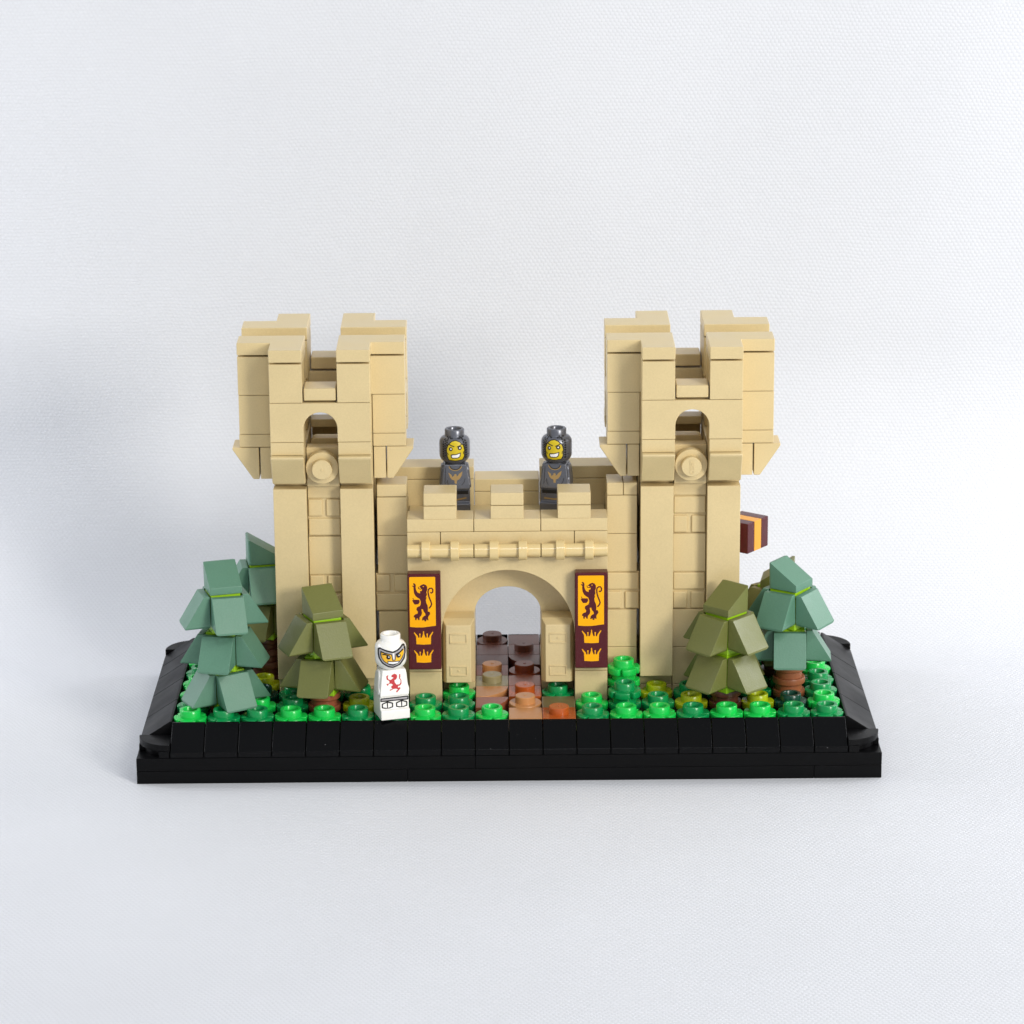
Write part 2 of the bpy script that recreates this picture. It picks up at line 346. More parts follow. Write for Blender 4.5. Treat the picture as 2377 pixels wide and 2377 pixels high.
def path_piece(kind, k, r, mat, label, name):
    cx, cy = k * 8 + 4, r * 8 + 4; bm = bmesh.new()
    if kind == 'rs': round_plate(bm, 0, 0, 0)
    elif kind == 'r':
        lathe(bm, [(3.3, 0), (3.3, 1.0), (3.95, 1.1), (3.95, 2.95), (3.8, 3.15)], 0, 0, 48)
    elif kind == 'q':                                # quarter-round tile
        pts = [(-3.93, 3.93)] + [(-3.93 + 7.86 * math.cos(R(a)), 3.93 - 7.86 * math.sin(R(a))) for a in range(0, 91, 6)]
        poly(bm, pts, 0, 3.15, 'z', 0.12)
    elif kind == 'ql':
        pts = [(3.93, 3.93)] + [(3.93 - 7.86 * math.cos(R(a)), 3.93 - 7.86 * math.sin(R(a))) for a in range(0, 91, 6)]
        poly(bm, pts, 0, 3.15, 'z', 0.12)
    else:
        box(bm, -4, 4, -4, 4, 0, 3.2, 0.14, 0.05)
        if kind == 'ss': stud(bm, 0, 0, 3.15)
    o = obj(name, bm, BR[mat], off=1, loc=(cx, cy, 9.6), sharp=40)
    tag(o, label, 'path piece', 'brown path pieces through the gate')
for a in (('q', -1, 2, 'red', 'reddish brown curved-edge tile behind the front green flower plate on the path', 'curved_tile'),
          ('q', -1, 3, 'nougat', 'light nougat curved-edge tile in the left half of the path', 'curved_tile'),
          ('ss', -1, 4, 'stone', 'grey-tan square plate with a stud in the left half of the path', 'studded_plate'),
          ('ss', -1, 5, 'brown', 'brown square plate with a light stud behind the grey-tan one', 'studded_plate'),
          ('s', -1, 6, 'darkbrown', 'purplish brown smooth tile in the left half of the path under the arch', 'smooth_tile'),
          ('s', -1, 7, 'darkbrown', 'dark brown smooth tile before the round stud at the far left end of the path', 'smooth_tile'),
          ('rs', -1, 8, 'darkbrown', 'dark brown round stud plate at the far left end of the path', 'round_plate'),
          ('s', 0, 1, 'nougat', 'light nougat smooth tile at the front edge of the base', 'smooth_tile'),
          ('rs', 0, 2, 'nougat', 'light nougat round stud plate at the front of the path', 'round_plate'),
          ('ss', 0, 3, 'orange', 'burnt orange square plate with a stud behind the nougat round plate', 'studded_plate'),
          ('s', 0, 4, 'red', 'reddish brown smooth tile between two studs in the right half of the path', 'smooth_tile'),
          ('rs', 0, 5, 'brown', 'reddish dark round stud plate in the right half of the path under the gate', 'round_plate'),
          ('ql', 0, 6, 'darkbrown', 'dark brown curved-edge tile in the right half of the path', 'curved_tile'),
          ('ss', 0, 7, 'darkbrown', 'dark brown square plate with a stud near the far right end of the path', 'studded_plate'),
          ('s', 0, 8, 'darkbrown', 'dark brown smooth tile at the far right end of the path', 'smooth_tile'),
          ('ss', 1, 1, 'orange', 'burnt orange square plate with a stud at the front edge of the base', 'studded_plate'),
          ('s', 1, 2, 'olive', 'olive brown smooth tile behind the burnt orange stud at the front edge', 'smooth_tile'),
          ('s', 1, 7, 'olive', 'olive tile beside the dark stud at the far end of the path', 'smooth_tile')):
    path_piece(*a)
for o in list(COL.objects):                          # light stud on the brown square plate
    if o.name.startswith('studded_plate') and 'light stud' in o.get('label', ''):
        bm = bmesh.new(); stud(bm, 0, 0, 0.05, 2.44, 1.75)
        so = obj('stud', bm, BR['nougat'], parent=o, off=1, loc=(0, 0, 3.15)); so['label'] = 'light nougat stud on the brown plate'

# ------------------------------------------------------------------ castle pieces
def masonry(bm, x0, x1, y, z0, z1, split_top=True, seam=0.5):
    """profiled brick: raised stones on a recessed body"""
    box(bm, x0, x1, y + 0.45, y + 8, z0, z1, 0.05)
    zm = (z0 + z1) / 2; xm = x0 + (x1 - x0) * seam; s = 0.28
    def stone(a, b, c, d): poly(bm, [(a, c), (b, c), (b, d), (a, d)], y, y + 1.0, 'y', 0.3, 2)
    lo, hi = (z0 + s, zm - s), (zm + s, z1 - s)
    for (c, d), sp in ((hi, split_top), (lo, not split_top)):
        if sp: stone(x0 + 0.15, xm - 0.45, c, d); stone(xm + 0.45, x1 - 0.15, c, d)
        else: stone(x0 + 0.15, x1 - 0.15, c, d)
def tower(cx, flip, label):
    """cx: centre x; footprint core cx+-12 by y 32..56"""
    t = thing('castle_tower', (cx, 44, 9.6), label, 'toy tower', 'two sandy towers flanking the gate')
    L = cx - 12
    # core courses, front column; side and rear faces follow the same courses
    crs = [(9.6, 12.8, 0), (12.8, 22.4, 0), (22.4, 32.0, 0), (32.0, 41.6, 1), (41.6, 51.2, 0), (51.2, 60.8, 1), (60.8, 64.0, 0)]
    for z0, z1, mas in crs:
        bm = bmesh.new()
        if mas: masonry(bm, L + 8, L + 16, 32, z0, z1, not flip)
        else: box(bm, L + 8, L + 16, 32, 40, z0, z1)
        obj('masonry_brick' if mas else 'wall_brick', bm, TAN, t)
        obj('core_brick', mk(box, L + 0.05, L + 8, 32, 56, z0, z1), TAN, t)
        obj('core_brick', mk(box, L + 16, L + 23.95, 32, 56, z0, z1), TAN, t)
        obj('core_brick', mk(box, L + 8, L + 16, 48, 56, z0, z1), TAN, t)
    for s in (0, 16):
        obj('pillar', mk(box, L + s, L + s + 8, 28.8, 32, 16, 64, 0.14, 0.04), TAN, t)
        obj('pillar', mk(box, L + s, L + s + 8, 56, 59.2, 16, 64, 0.14, 0.04), TAN, t)
    # collar course carrying the corbels (64 .. 73.6)
    y0, y1 = 32, 56
    obj('collar', mk(box, L, L + 8, 32, 56, 64, 73.6), TAN, t)
    obj('collar', mk(box, L + 16, L + 24, 32, 56, 64, 73.6), TAN, t)
    obj('collar', mk(box, L + 8, L + 16, 30.4, 34.5, 64.1, 73.9, 0.2, 0.1), TAN, t)
    obj('collar', mk(box, L + 8, L + 16, 52.5, 57.6, 73.0, 75.2, 0.2, 0.1), TAN, t); obj('collar', mk(box, L + 8, L + 16, 56, 57.6, 64.1, 73, 0.2, 0.1), TAN, t)
    bm = bmesh.new()
    poly(bm, [(L + 8.6, 64), (L + 15.9, 64), (L + 15.9, 74.7), (L + 10.2, 74.7), (L + 9.4, 74.5), (L + 9.0, 73.9), (L + 8.6, 72.6)] if not flip else
         [(L + 8.1, 64), (L + 15.4, 64), (L + 15.4, 72.6), (L + 15, 73.9), (L + 14.6, 74.5), (L + 13.8, 74.7), (L + 8.1, 74.7)], 36, 40, 'y', 0.15)
    obj('inner_block', bm, TAN, t)
    for s in (4, 20):
        for (yy, n_) in ((28.8, -1), (59.2, 1)):
            obj('corbel_plate', mk(box, L + s - 4, L + s + 4, min(yy, yy - n_ * 3.2), max(yy, yy - n_ * 3.2), 65.6, 73.6, 0.1, 0.05), TAN, t)
            bm = bmesh.new(); side_cheese(bm, (L + s, yy, 69.65), (0, n_, 0), (0, 0, 1), bw=0.3); obj('corbel', bm, TAN, t)
    for (xx, n_) in ((L - 3.2, -1), (L + 27.2, 1)):
        for yc in (36,):
            obj('corbel_plate', mk(box, min(xx, xx - n_ * 3.2), max(xx, xx - n_ * 3.2), yc - 4, yc + 4, 65.6, 73.6, 0.1, 0.18), TAN, t)
            bm = bmesh.new(); side_cheese(bm, (xx + n_ * 0.12, yc, 69.6), (n_, 0, 0), (0, 0, 1), bw=0.2); obj('corbel', bm, TAN, t)
        obj('collar', mk(box, min(L if n_ < 0 else L + 24, (L if n_ < 0 else L + 24) + n_ * 1.6), max(L if n_ < 0 else L + 24, (L if n_ < 0 else L + 24) + n_ * 1.6), 40, 48, 64.1, 73.6, 0.1, 0.08), TAN, t)
    # round boss between the front corbels
    Mx = frame((cx, 30.4, 69.6), (1, 0, 0), (0, 0, 1), (0, -1, 0))
    bm = bmesh.new(); lathe(bm, [(3.1, 0), (3.1, 1.0), (3.75, 1.05), (3.93, 1.25), (3.95, 3.0), (3.8, 3.2)], n=48, M=Mx)
    lathe(bm, [(2.42, 3.15), (2.42, 4.8), (2.26, 4.95)], n=40, M=Mx)
    if not flip: lathe(bm, [(0.36, 4.9), (0.28, 5.05)], n=12, M=Mx)
    boss = obj('round_boss', bm, TAN, t, sharp=40)
    if flip:                                         # raised lettering on the stud, turned on its side
        fc = bpy.data.curves.new('lettering', 'FONT'); fc.body = 'LEGO'; fc.size = 1.45; fc.extrude = 0.12; fc.align_x = 'CENTER'; fc.align_y = 'CENTER'
        fo = bpy.data.objects.new('lettering_source', fc); COL.objects.link(fo); bpy.context.view_layer.update()
        me = bpy.data.meshes.new_from_object(fo.evaluated_get(bpy.context.evaluated_depsgraph_get())); bpy.data.objects.remove(fo)
        Mt = Matrix.Scale(K, 4) @ frame((0, 30.4 - 4.95 - 44, 60.0), (0, 0, -1), (1, 0, 0), (0, -1, 0))
        me.transform(Mt); me.materials.append(TAN)
        lo_ = bpy.data.objects.new('raised_lettering', me); COL.objects.link(lo_); lo_.parent = boss
    # upper storey: plates, arch bricks, corner blocks and merlons
    X = [cx - 20, cx - 12, cx - 4, cx + 4, cx + 12, cx + 20]; Y = [24, 32, 40, 48, 56, 64]
    zP, zA, zM, zT, zE = 73.6, 76.8, 86.4, 96.0, 99.2
    for i in (1, 3):
        for j in (0, 4): obj('foot_plate', mk(box, X[i], X[i + 1], Y[j], Y[j + 1], zP, zA), TAN, t)
    for j in (1, 3):
        for i in (0, 4): obj('foot_plate', mk(box, X[i], X[i + 1], Y[j], Y[j + 1], zP, zA), TAN, t)
    for i in (1, 3):
        for j in (1, 3): obj('inner_corner', mk(box, X[i] + 0.4, X[i + 1] - 0.4, Y[j] + .4, Y[j + 1] - .4, zP, zM), TAN, t)
    for j in (0, 4):
        bm = bmesh.new(); poly(bm, arch_pts(X[1] + GAP, X[4] - GAP, zA + .05, zM - .05, cx, 4.0, 4.0 if j == 0 else 3.0, 80.1), Y[j] + GAP, Y[j + 1] - GAP, 'y', 0.13, 2, 40)
        obj('arch_brick', bm, TAN, t)
    for i in (0, 4):
        bm = bmesh.new(); poly(bm, arch_pts(Y[1] + GAP, Y[4] - GAP, zA + .05, zM - .05, 44, 4.0, 4.0, 80.1), X[i] + GAP + (0.1 if i == 0 else 0), X[i + 1] - GAP, 'x', 0.13, 2, 40)
        obj('arch_brick', bm, TAN, t)
    for j in (0, 4): obj('crenel_tile', mk(box, X[2] + .1, X[3] - .1, Y[j] + .5, Y[j + 1] - .1, 86.75, 89.85, 0.3), TAN, t)
    for i in (0, 4): obj('crenel_tile', mk(box, X[i] + .3, X[i + 1] - .3, Y[2] + .1, Y[3] - .1, 86.75, 89.85, 0.3), TAN, t)
    for sx in (-1, 1):
        for sy in (-1, 1):
            # L-shaped corner: centre cell, outward-x cell, outward-y cell
            xa, xb, xc = cx + sx * 20, cx + sx * 12, cx + sx * 4
            ya, yb, yc = 44 + sy * 20, 44 + sy * 12, 44 + sy * 4
            def Lp(g):
                return [(xa - sx * g, yc + sy * g), (xa - sx * g, yb - sy * g), (xb - sx * g, yb - sy * g), (xb - sx * g, ya - sy * g), (xc + sx * g, ya - sy * g), (xc + sx * g, yc + sy * g)]
            bm = bmesh.new(); poly(bm, Lp(0.10), zM + .04, zT - .22, 'z', 0.14); obj('merlon', bm, TAN, t)
            bm = bmesh.new(); poly(bm, Lp(0.06), zT + .2, zE, 'z', 0.22, 3); obj('merlon_cap', bm, TAN, t)
    return t
tL = tower(-44, False, 'left sandy toy tower with battlements, single split stones in the upper half of its masonry')
tR = tower(44, True, 'right sandy toy tower with battlements, standing in front of the striped flag block')

# ------------------------------------------------------------------ gatehouse
g = thing('castle_gatehouse', (0, 40, 9.6), 'sandy toy gatehouse with round arch and low battlements between the two towers', 'toy gatehouse')
bm = bmesh.new(); poly(bm, arch_pts(-24 + .05, 24 - .05, 28.8, 48.0, 0, 16, 16, 28.8, 48), 24, 31.9, 'y', 0.14, 2, 40); obj('arch', bm, TAN, g)
for s in (-1, 1):
    x0, x1 = (-24, -16) if s < 0 else (16, 24)
    obj('column', mk(box, x0, x1, 24, 32, 9.6, 19.2), TAN, g); obj('column', mk(box, x0, x1, 24, 32, 19.2, 28.8), TAN, g)
    a, b = (-16, -8) if s < 0 else (8, 16)
    obj('door_post', mk(box, a + .05, b, 32, 40, 9.6, 19.2), TAN, g); obj('door_post', mk(box, a + .05, b, 32, 40, 19.2, 31.6), TAN, g)
    obj('door_post', mk(box, a + .05, b, 40, 56, 9.6, 31.6), TAN, g)
    # bevelled door block
    bm = bmesh.new(); c = (a + b) / 2
    bk = [(-3.95, 15.9), (3.95, 15.9), (3.95, 32.0), (-3.95, 32.0)]; fr = [(-3.0, 16.4), (3.0, 16.4), (3.0, 30.9), (-3.0, 30.9)]
    V = [[bm.verts.new((c + x, y, z)) for x, z in pp] for pp, y in ((bk, 31.9), (bk, 26.6), (fr, 24.0))]
    bm.faces.new(V[0]); bm.faces.new(V[2][::-1])
    for A_, B_ in zip(V, V[1:]):
        for i in range(4): bm.faces.new((A_[i], A_[(i + 1) % 4], B_[(i + 1) % 4], B_[i]))
    bmesh.ops.recalc_face_normals(bm, faces=bm.faces[:]); bevel(bm, bm.verts[:], 0.2, 2, 15)
    for zc in (27.6, 19.4):
        for (p, q_, r_, s_) in ((-2.1, 2.1, 1.0, 1.25), (-2.1, 2.1, -1.25, -1.0), (-2.1, -1.85, -1.0, 1.0), (1.85, 2.1, -1.0, 1.0)):
            poly(bm, [(c + p, zc + r_), (c + q_, zc + r_), (c + q_, zc + s_), (c + p, zc + s_)], 23.8, 24.1, 'y', 0.05)
    lathe(bm, [(0.3, 0), (0.22, 0.16)], n=12, M=frame((c, 24.0, 19.4 if s < 0 else 27.6), (1, 0, 0), (0, 0, 1), (0, -1, 0)))
    obj('door_block', bm, TAN, g)
for ya, yb in ((32, 40), (40, 48), (48, 56)):
    bm = bmesh.new(); pts = arch_pts(-15.95, 15.95, 31.7, 45.6, 0, 8, 6.5, 31.7, 36); poly(bm, pts, ya + .06, yb - .06, 'y', 0.12, 2, 40); obj('inner_arch', bm, TAN, g)
for x0, x1 in ((-24, 0), (0, 24)): obj('wall_brick', mk(box, x0, x1, 32, 48, 45.7, 54.3), TAN, g)
# rail plates with bars and rings
for i, x0 in enumerate((-24, -8, 8)):
    obj('rail_plate', mk(box, x0, x0 + 16, 24, 32, 48, 51.2), TAN, g)
    bm = bmesh.new(); Mx = frame((x0 + 0.1, 21.9, 50.35), (0, 1, 0), (0, 0, 1), (1, 0, 0))
    lathe(bm, [(1.45, 0), (1.6, 0.15), (1.6, 15.65), (1.45, 15.8)], n=32, M=Mx)
    for xa, xb in ((3.4, 5.5), (10.3, 12.4)) if i != 1 else ((3.6, 5.8), (10.5, 12.6)):
        M2 = Mx @ Matrix.Translation((0, 0, 0))
        lathe(bm, [(2.25, xa), (2.4, xa + .15), (2.4, xb - .15), (2.25, xb)], n=32, M=M2)
        poly(bm, [(x0 + .1 + xa + .1, 48.3), (x0 + .1 + xb - .1, 48.3), (x0 + .1 + xb - .1, 51.0), (x0 + .1 + xa + .1, 51.0)], 22.5, 24.3, 'y', 0.05)
    obj('rail', bm, TANG, g, sharp=40)
for x0, x1 in ((-24, -16), (-16, 16), (16, 24)): obj('ledge_plate', mk(box, x0, x1, 24, 32, 51.2, 54.4), TAN, g)
for x0 in (-24, -8, 8):
    obj('parapet_plate', mk(box, x0, x0 + 16, 24, 32, 54.4, 57.6), TAN, g)
    obj('merlon', mk(box, x0 + 4, x0 + 12, 24, 32, 57.5, 60.8, 0.16, 0.05), TAN, g)
    obj('merlon_cap', mk(box, x0 + 4, x0 + 12, 24, 32, 60.85, 64.0, 0.25, 0.05), TAN, g)
# rear wall of the walkway and the curtain walls either side
obj('rear_wall', mk(box, -8, 8, 48, 56, 41.6, 57.6), TAN, g); obj('rear_cap', mk(box, -8, 8, 48, 56, 57.6, 60.8, 0.22), TAN, g)
for s in (-1, 1):
    x0, x1 = (-32, -8) if s < 0 else (8, 32)
    obj('rear_wall', mk(box, x0, x1, 48, 56, 41.6, 60.8), TAN, g); obj('rear_cap', mk(box, x0, x1, 48, 56, 60.8, 64.0, 0.22), TAN, g)
    obj('rear_wall', mk(box, -31.3 if s < 0 else 16, -16 if s < 0 else 31.3, 48, 56, 9.6, 41.6), TAN, g)
    w0, w1 = (-31.4, -24) if s < 0 else (24, 31.4)
    for z0, z1, mas in ((9.6, 12.8, 0), (12.8, 22.4, 0), (22.4, 32.0, 0), (32.0, 41.6, 1), (41.6, 51.2, 0), (51.2, 60.8, 0)):
        bm = bmesh.new()
        if mas: masonry(bm, w0 - (.6 if s < 0 else 0), w1 + (.6 if s > 0 else 0), 32.3, z0, z1, s < 0)
        else: box(bm, w0, w1, 32.3, 40, z0, z1)
        obj('masonry_brick' if mas else 'curtain_brick', bm, TAN, g)
    if s < 0: obj('curtain_cap', mk(box, w0, w1, 32.3, 40.3, 60.85, 64.0, 0.25), TAN, g)
    else:
        obj('curtain_cap', mk(box, w0, 28, 32.3, 40.3, 60.85, 64.0, 0.2, 0.05), TAN, g); obj('curtain_cap', mk(box, 28, w1, 32.3, 40.3, 60.85, 64.0, 0.2, 0.05), TAN, g)
    obj('side_fill', mk(box, w0, w1, 40.3, 48, 9.6, 57.6), TAN, g)

# ------------------------------------------------------------------ flat prints
def smooth_path(pts, n=6):
    out = []
    for i in range(len(pts)):
        p0, p1, p2, p3 = pts[i - 1], pts[i], pts[(i + 1) % len(pts)], pts[(i + 2) % len(pts)]
        for k in range(n):
            t = k / n
            out.append(tuple(0.5 * ((2 * p1[c]) + (-p0[c] + p2[c]) * t + (2 * p0[c] - 5 * p1[c] + 4 * p2[c] - p3[c]) * t * t + (-p0[c] + 3 * p1[c] - 3 * p2[c] + p3[c]) * t ** 3) for c in (0, 1)))
    return out
def stroke(pts, wd):
    a, b = [], []
    for i, p in enumerate(pts):
        q0 = pts[max(0, i - 1)]; q1 = pts[min(len(pts) - 1, i + 1)]
        d = Vector((q1[0] - q0[0], q1[1] - q0[1])); d.normalize(); nn = Vector((-d.y, d.x)) * (wd / 2)
        a.append((p[0] + nn.x, p[1] + nn.y)); b.append((p[0] - nn.x, p[1] - nn.y))
    return a + b[::-1]
def ring_line(pts, wd):
    """list of short stroke quads round a closed outline"""
    n = len(pts); return [stroke([pts[i], pts[(i + 1) % n]], wd) for i in range(n)] + [disc(p[0], p[1], wd / 2, 8) for p in pts]
def disc(x, y, r, n=16, ry=None):
    return [(x + r * math.cos(2 * math.pi * i / n), y + (ry or r) * math.sin(2 * math.pi * i / n)) for i in range(n)]
def print_bm(polys, fn, sub=None):
    """polys in 2-D, fn maps (u,v) -> point; sub = widest strip allowed in u (for curved surfaces)"""
    bm = bmesh.new()
    for pts in polys:
        vs = [bm.verts.new((p[0], p[1], 0)) for p in pts]
        for tri in tessellate_polygon([[Vector((p[0], p[1], 0)) for p in pts]]):
            try: bm.faces.new([vs[i] for i in tri])
            except ValueError: pass
    if sub:
        us = [v.co.x for v in bm.verts]; vsv = [v.co.y for v in bm.verts]
        for ax, arr in ((0, us), (1, vsv)):
            u = math.floor(min(arr) / sub) * sub
            while u < max(arr):
                pc = Vector((u, 0, 0)) if ax == 0 else Vector((0, u, 0)); pn = Vector((1, 0, 0)) if ax == 0 else Vector((0, 1, 0))
                bmesh.ops.bisect_plane(bm, geom=bm.verts[:] + bm.edges[:] + bm.faces[:], dist=1e-7, plane_co=pc, plane_no=pn)
                u += sub
    for v in bm.verts: v.co = Vector(fn(v.co.x, v.co.y))
    return bm
def print_obj(name, polys, fn, mat, parent, sub=None, label=None):
    bm = print_bm(polys, fn, sub)
    for v in bm.verts: v.co *= K
    me = bpy.data.meshes.new(name); bm.to_mesh(me); bm.free(); me.materials.append(mat)
    o = bpy.data.objects.new(name, me); COL.objects.link(o); o.parent = parent
    if label: o['label'] = label
    return o

LION = [(245, 405), (275, 375), (320, 358), (360, 375), (380, 410), (378, 460), (364, 495), (373, 535), (356, 575), (366, 590), (352, 630), (360, 680), (380, 720), (387, 780), (384, 825), (415, 832), (422, 870), (395, 905), (385, 930), (393, 975), (375, 975), (362, 958), (348, 996), (325, 990), (318, 965), (298, 978), (282, 975), (290, 930), (315, 905), (345, 890), (340, 860), (312, 822), (300, 785), (275, 785), (285, 850), (275, 890), (245, 920), (240, 972), (220, 970), (208, 938), (192, 945), (190, 973), (168, 970), (165, 925), (143, 920), (150, 890), (175, 870), (210, 860), (215, 830), (190, 790), (200, 755), (250, 730), (265, 700), (268, 660), (250, 610), (215, 590), (180, 560), (155, 510), (148, 450), (150, 412), (126, 393), (130, 380), (152, 388), (156, 376), (138, 352), (150, 342), (175, 350), (188, 380), (185, 420), (192, 460), (215, 500), (258, 517), (257, 478), (287, 472), (293, 440), (270, 424)]
PAW = [(128, 588), (145, 598), (146, 622), (240, 625), (250, 660), (225, 700), (165, 705), (145, 680), (122, 632), (140, 630)]
TONGUE = stroke([(228, 404), (234, 435), (262, 444), (290, 436)], 13)
TAIL = stroke([(405, 772), (435, 735), (450, 700), (435, 650), (412, 595), (398, 540), (392, 490), (400, 450), (425, 430), (455, 430), (473, 455), (470, 495), (450, 512), (430, 500)], 24)
CROWN = [(145, 1172), (205, 1238), (215, 1270), (228, 1277), (238, 1262), (236, 1230), (231, 1210), (243, 1198), (256, 1210), (251, 1230), (250, 1262), (262, 1277), (275, 1270), (288, 1235), (297, 1205), (296, 1170), (305, 1157), (314, 1170), (315, 1205), (324, 1235), (337, 1270), (348, 1277), (360, 1262), (358, 1230), (354, 1210), (367, 1198), (380, 1210), (376, 1230), (374, 1262), (386, 1277), (398, 1270), (408, 1238), (460, 1168), (470, 1180), (432, 1250), (426, 1385), (305, 1392), (183, 1383), (178, 1250), (143, 1190)]
def banner(cx, dx, label):
    t = thing('castle_banner', (cx, 24, 20.9), label, 'banner', 'heraldic banners either side of the gate')
    obj('cloth_tile', mk(box, cx - 3.95, cx + 3.95, 20.8, 24, 20.9, 44.95, 0.3, 0.0, 3), MAROON, t)
    f = lambda off: (lambda u, v: ((u - 328) / 70.4 + dx, -3.2 - off, (44.95 - (v - 190) / 67.9) - 20.9))
    panel = [(85, 242), (95, 238), (500, 238), (513, 242), (515, 252), (516, 1070), (440, 1078), (370, 1088), (300, 1096), (180, 1096), (78, 1086), (78, 252)]
    gp = print_obj('gold_panel', [panel], f(0.02), GOLD, t)
    print_obj('lion_emblem', [LION, PAW, TAIL, TONGUE], f(0.045), MAROON, gp)
    print_obj('lion_eye', [disc(314, 399, 12, 12, 7)], f(0.06), GOLD, gp)
    for o_ in (0, 311): print_obj('crown_emblem', [[(u, v + o_) for u, v in CROWN]], f(0.02), GOLD, t)
banner(-20, 0.05, 'dark red banner with gold lion panel left of the gate arch')
banner(20, 0.35, 'dark red banner with gold lion panel right of the gate arch')

# ------------------------------------------------------------------ striped flag block behind the right tower
fa = math.atan2(65.37 - 57.93, 65.69 - 60.04)
fl = thing('striped_flag', (60.05, 57.95, 38.0), 'small dark red and amber striped flag block jutting out behind the right tower', 'flag', rz=fa)
for i, m_ in enumerate((MAROON, AMBER, MAROON)):
    obj('flag_stripe', mk(box, 3.15 * i, 3.15 * i + 3.15, 0, 8, 0, 7.8, 0.12, 0.02), m_, fl, off=1)
bm = bmesh.new(); lathe(bm, [(1.5, 0), (1.5, 7)], n=24, M=frame((4.7, 8, 3.9), (1, 0, 0), (0, 0, 1), (0, 1, 0))); obj('flag_pin', bm, TAN, fl, off=1)

# ------------------------------------------------------------------ trees
def tree(cx, cy, trunk_h, tiers, cap_rot, label, trunk_mat, tilt=(0, 0)):
    """tiers: list top to bottom of (rotation degrees, material)"""
    t = thing('pine_tree', (cx, cy, 9.6), label, 'toy tree', 'toy trees round the castle', tilt=tilt)
    bm = bmesh.new(); z = 0
    while z < trunk_h - 0.1:
        h = min(3.3, trunk_h - z)
        lathe(bm, [(3.15, z), (3.15, z + h * .5), (3.8, z + h * .54), (3.92, z + h * .6), (3.92, z + h * .9), (3.8, z + h)], n=36); z += h
    obj('trunk', bm, trunk_mat, t, off=1, sharp=50)
    nt = len(tiers); z = trunk_h + (nt - 1) * 9.6
    for rot, mat in tiers:
        cr = obj('core_brick', mk(box, -3.55, 3.55, -3.55, 3.55, 0, 9.6, 0.15, 0.02), LIME, t, off=1, loc=(0, 0, z), rz=R(rot))
        for k in range(4):
            a = R(rot - 90 + 90 * k); n_ = Vector((math.cos(a), math.sin(a), 0)); bm = bmesh.new()
            c = n_ * 3.95 + Vector((0, 0, z + 5.3 + random.uniform(-.1, .1)))
            tw = random.uniform(-.035, .035); td = (Matrix.Rotation(tw, 3, n_) @ Vector((0, 0, -1)))
            side_cheese(bm, c, n_, td, h=6.1, w=3.88, bw=0.22, corner=1.0)
            obj('bough', bm, mat, t, off=1)
        z -= 9.6
    bm = bmesh.new(); cheese(bm, frame((0, 0, trunk_h + nt * 9.6 + .12), (math.cos(R(cap_rot)), math.sin(R(cap_rot)), 0), (-math.sin(R(cap_rot)), math.cos(R(cap_rot)), 0), (0, 0, 1)), h=6.3, w=3.88, lip=1.75, bw=0.22, corner=0.9)
    obj('treetop', bm, tiers[0][1], t, off=1)
    return t
tree(-68, 20, 3.2, [(16.5, SAND), (-12, SAND), (26, SAND)], 16.5, 'sand green three-tier toy tree at the front left corner', BR['red'])
tree(-44.4, 20, 6.4, [(24, OLIV), (-14, OLIV)], 24, 'olive green two-tier toy tree in front of the left tower', BR['red'])
tree(-60, 44, 12.8, [(9, SAND), (-17, OLIV)], 99, 'tall shaded tree with sand green top and olive lower tier behind the front left one', BR['darkbrown'])
tree(-60.4, 60, 3.2, [(30, OLIV), (5, OLIV)], -40, 'shaded olive green toy tree at the back left, mostly hidden by the others', BR['darkbrown'])
tree(52.2, 20, 6.4, [(-44, OLIV), (-45, OLIV)], -43, 'olive green two-tier toy tree in front of the right tower corner', BR['darkbrown'])
tree(68.2, 28, 9.9, [(54, SAND), (-4, SAND)], 54, 'sand green two-tier toy tree with ringed brown trunk at the right side', BR['trunk'])
tree(66.5, 44, 5.6, [(40, OLIV), (0, OLIV)], -100, 'olive green toy tree hidden behind the sand green tree on the right', BR['darkbrown'])

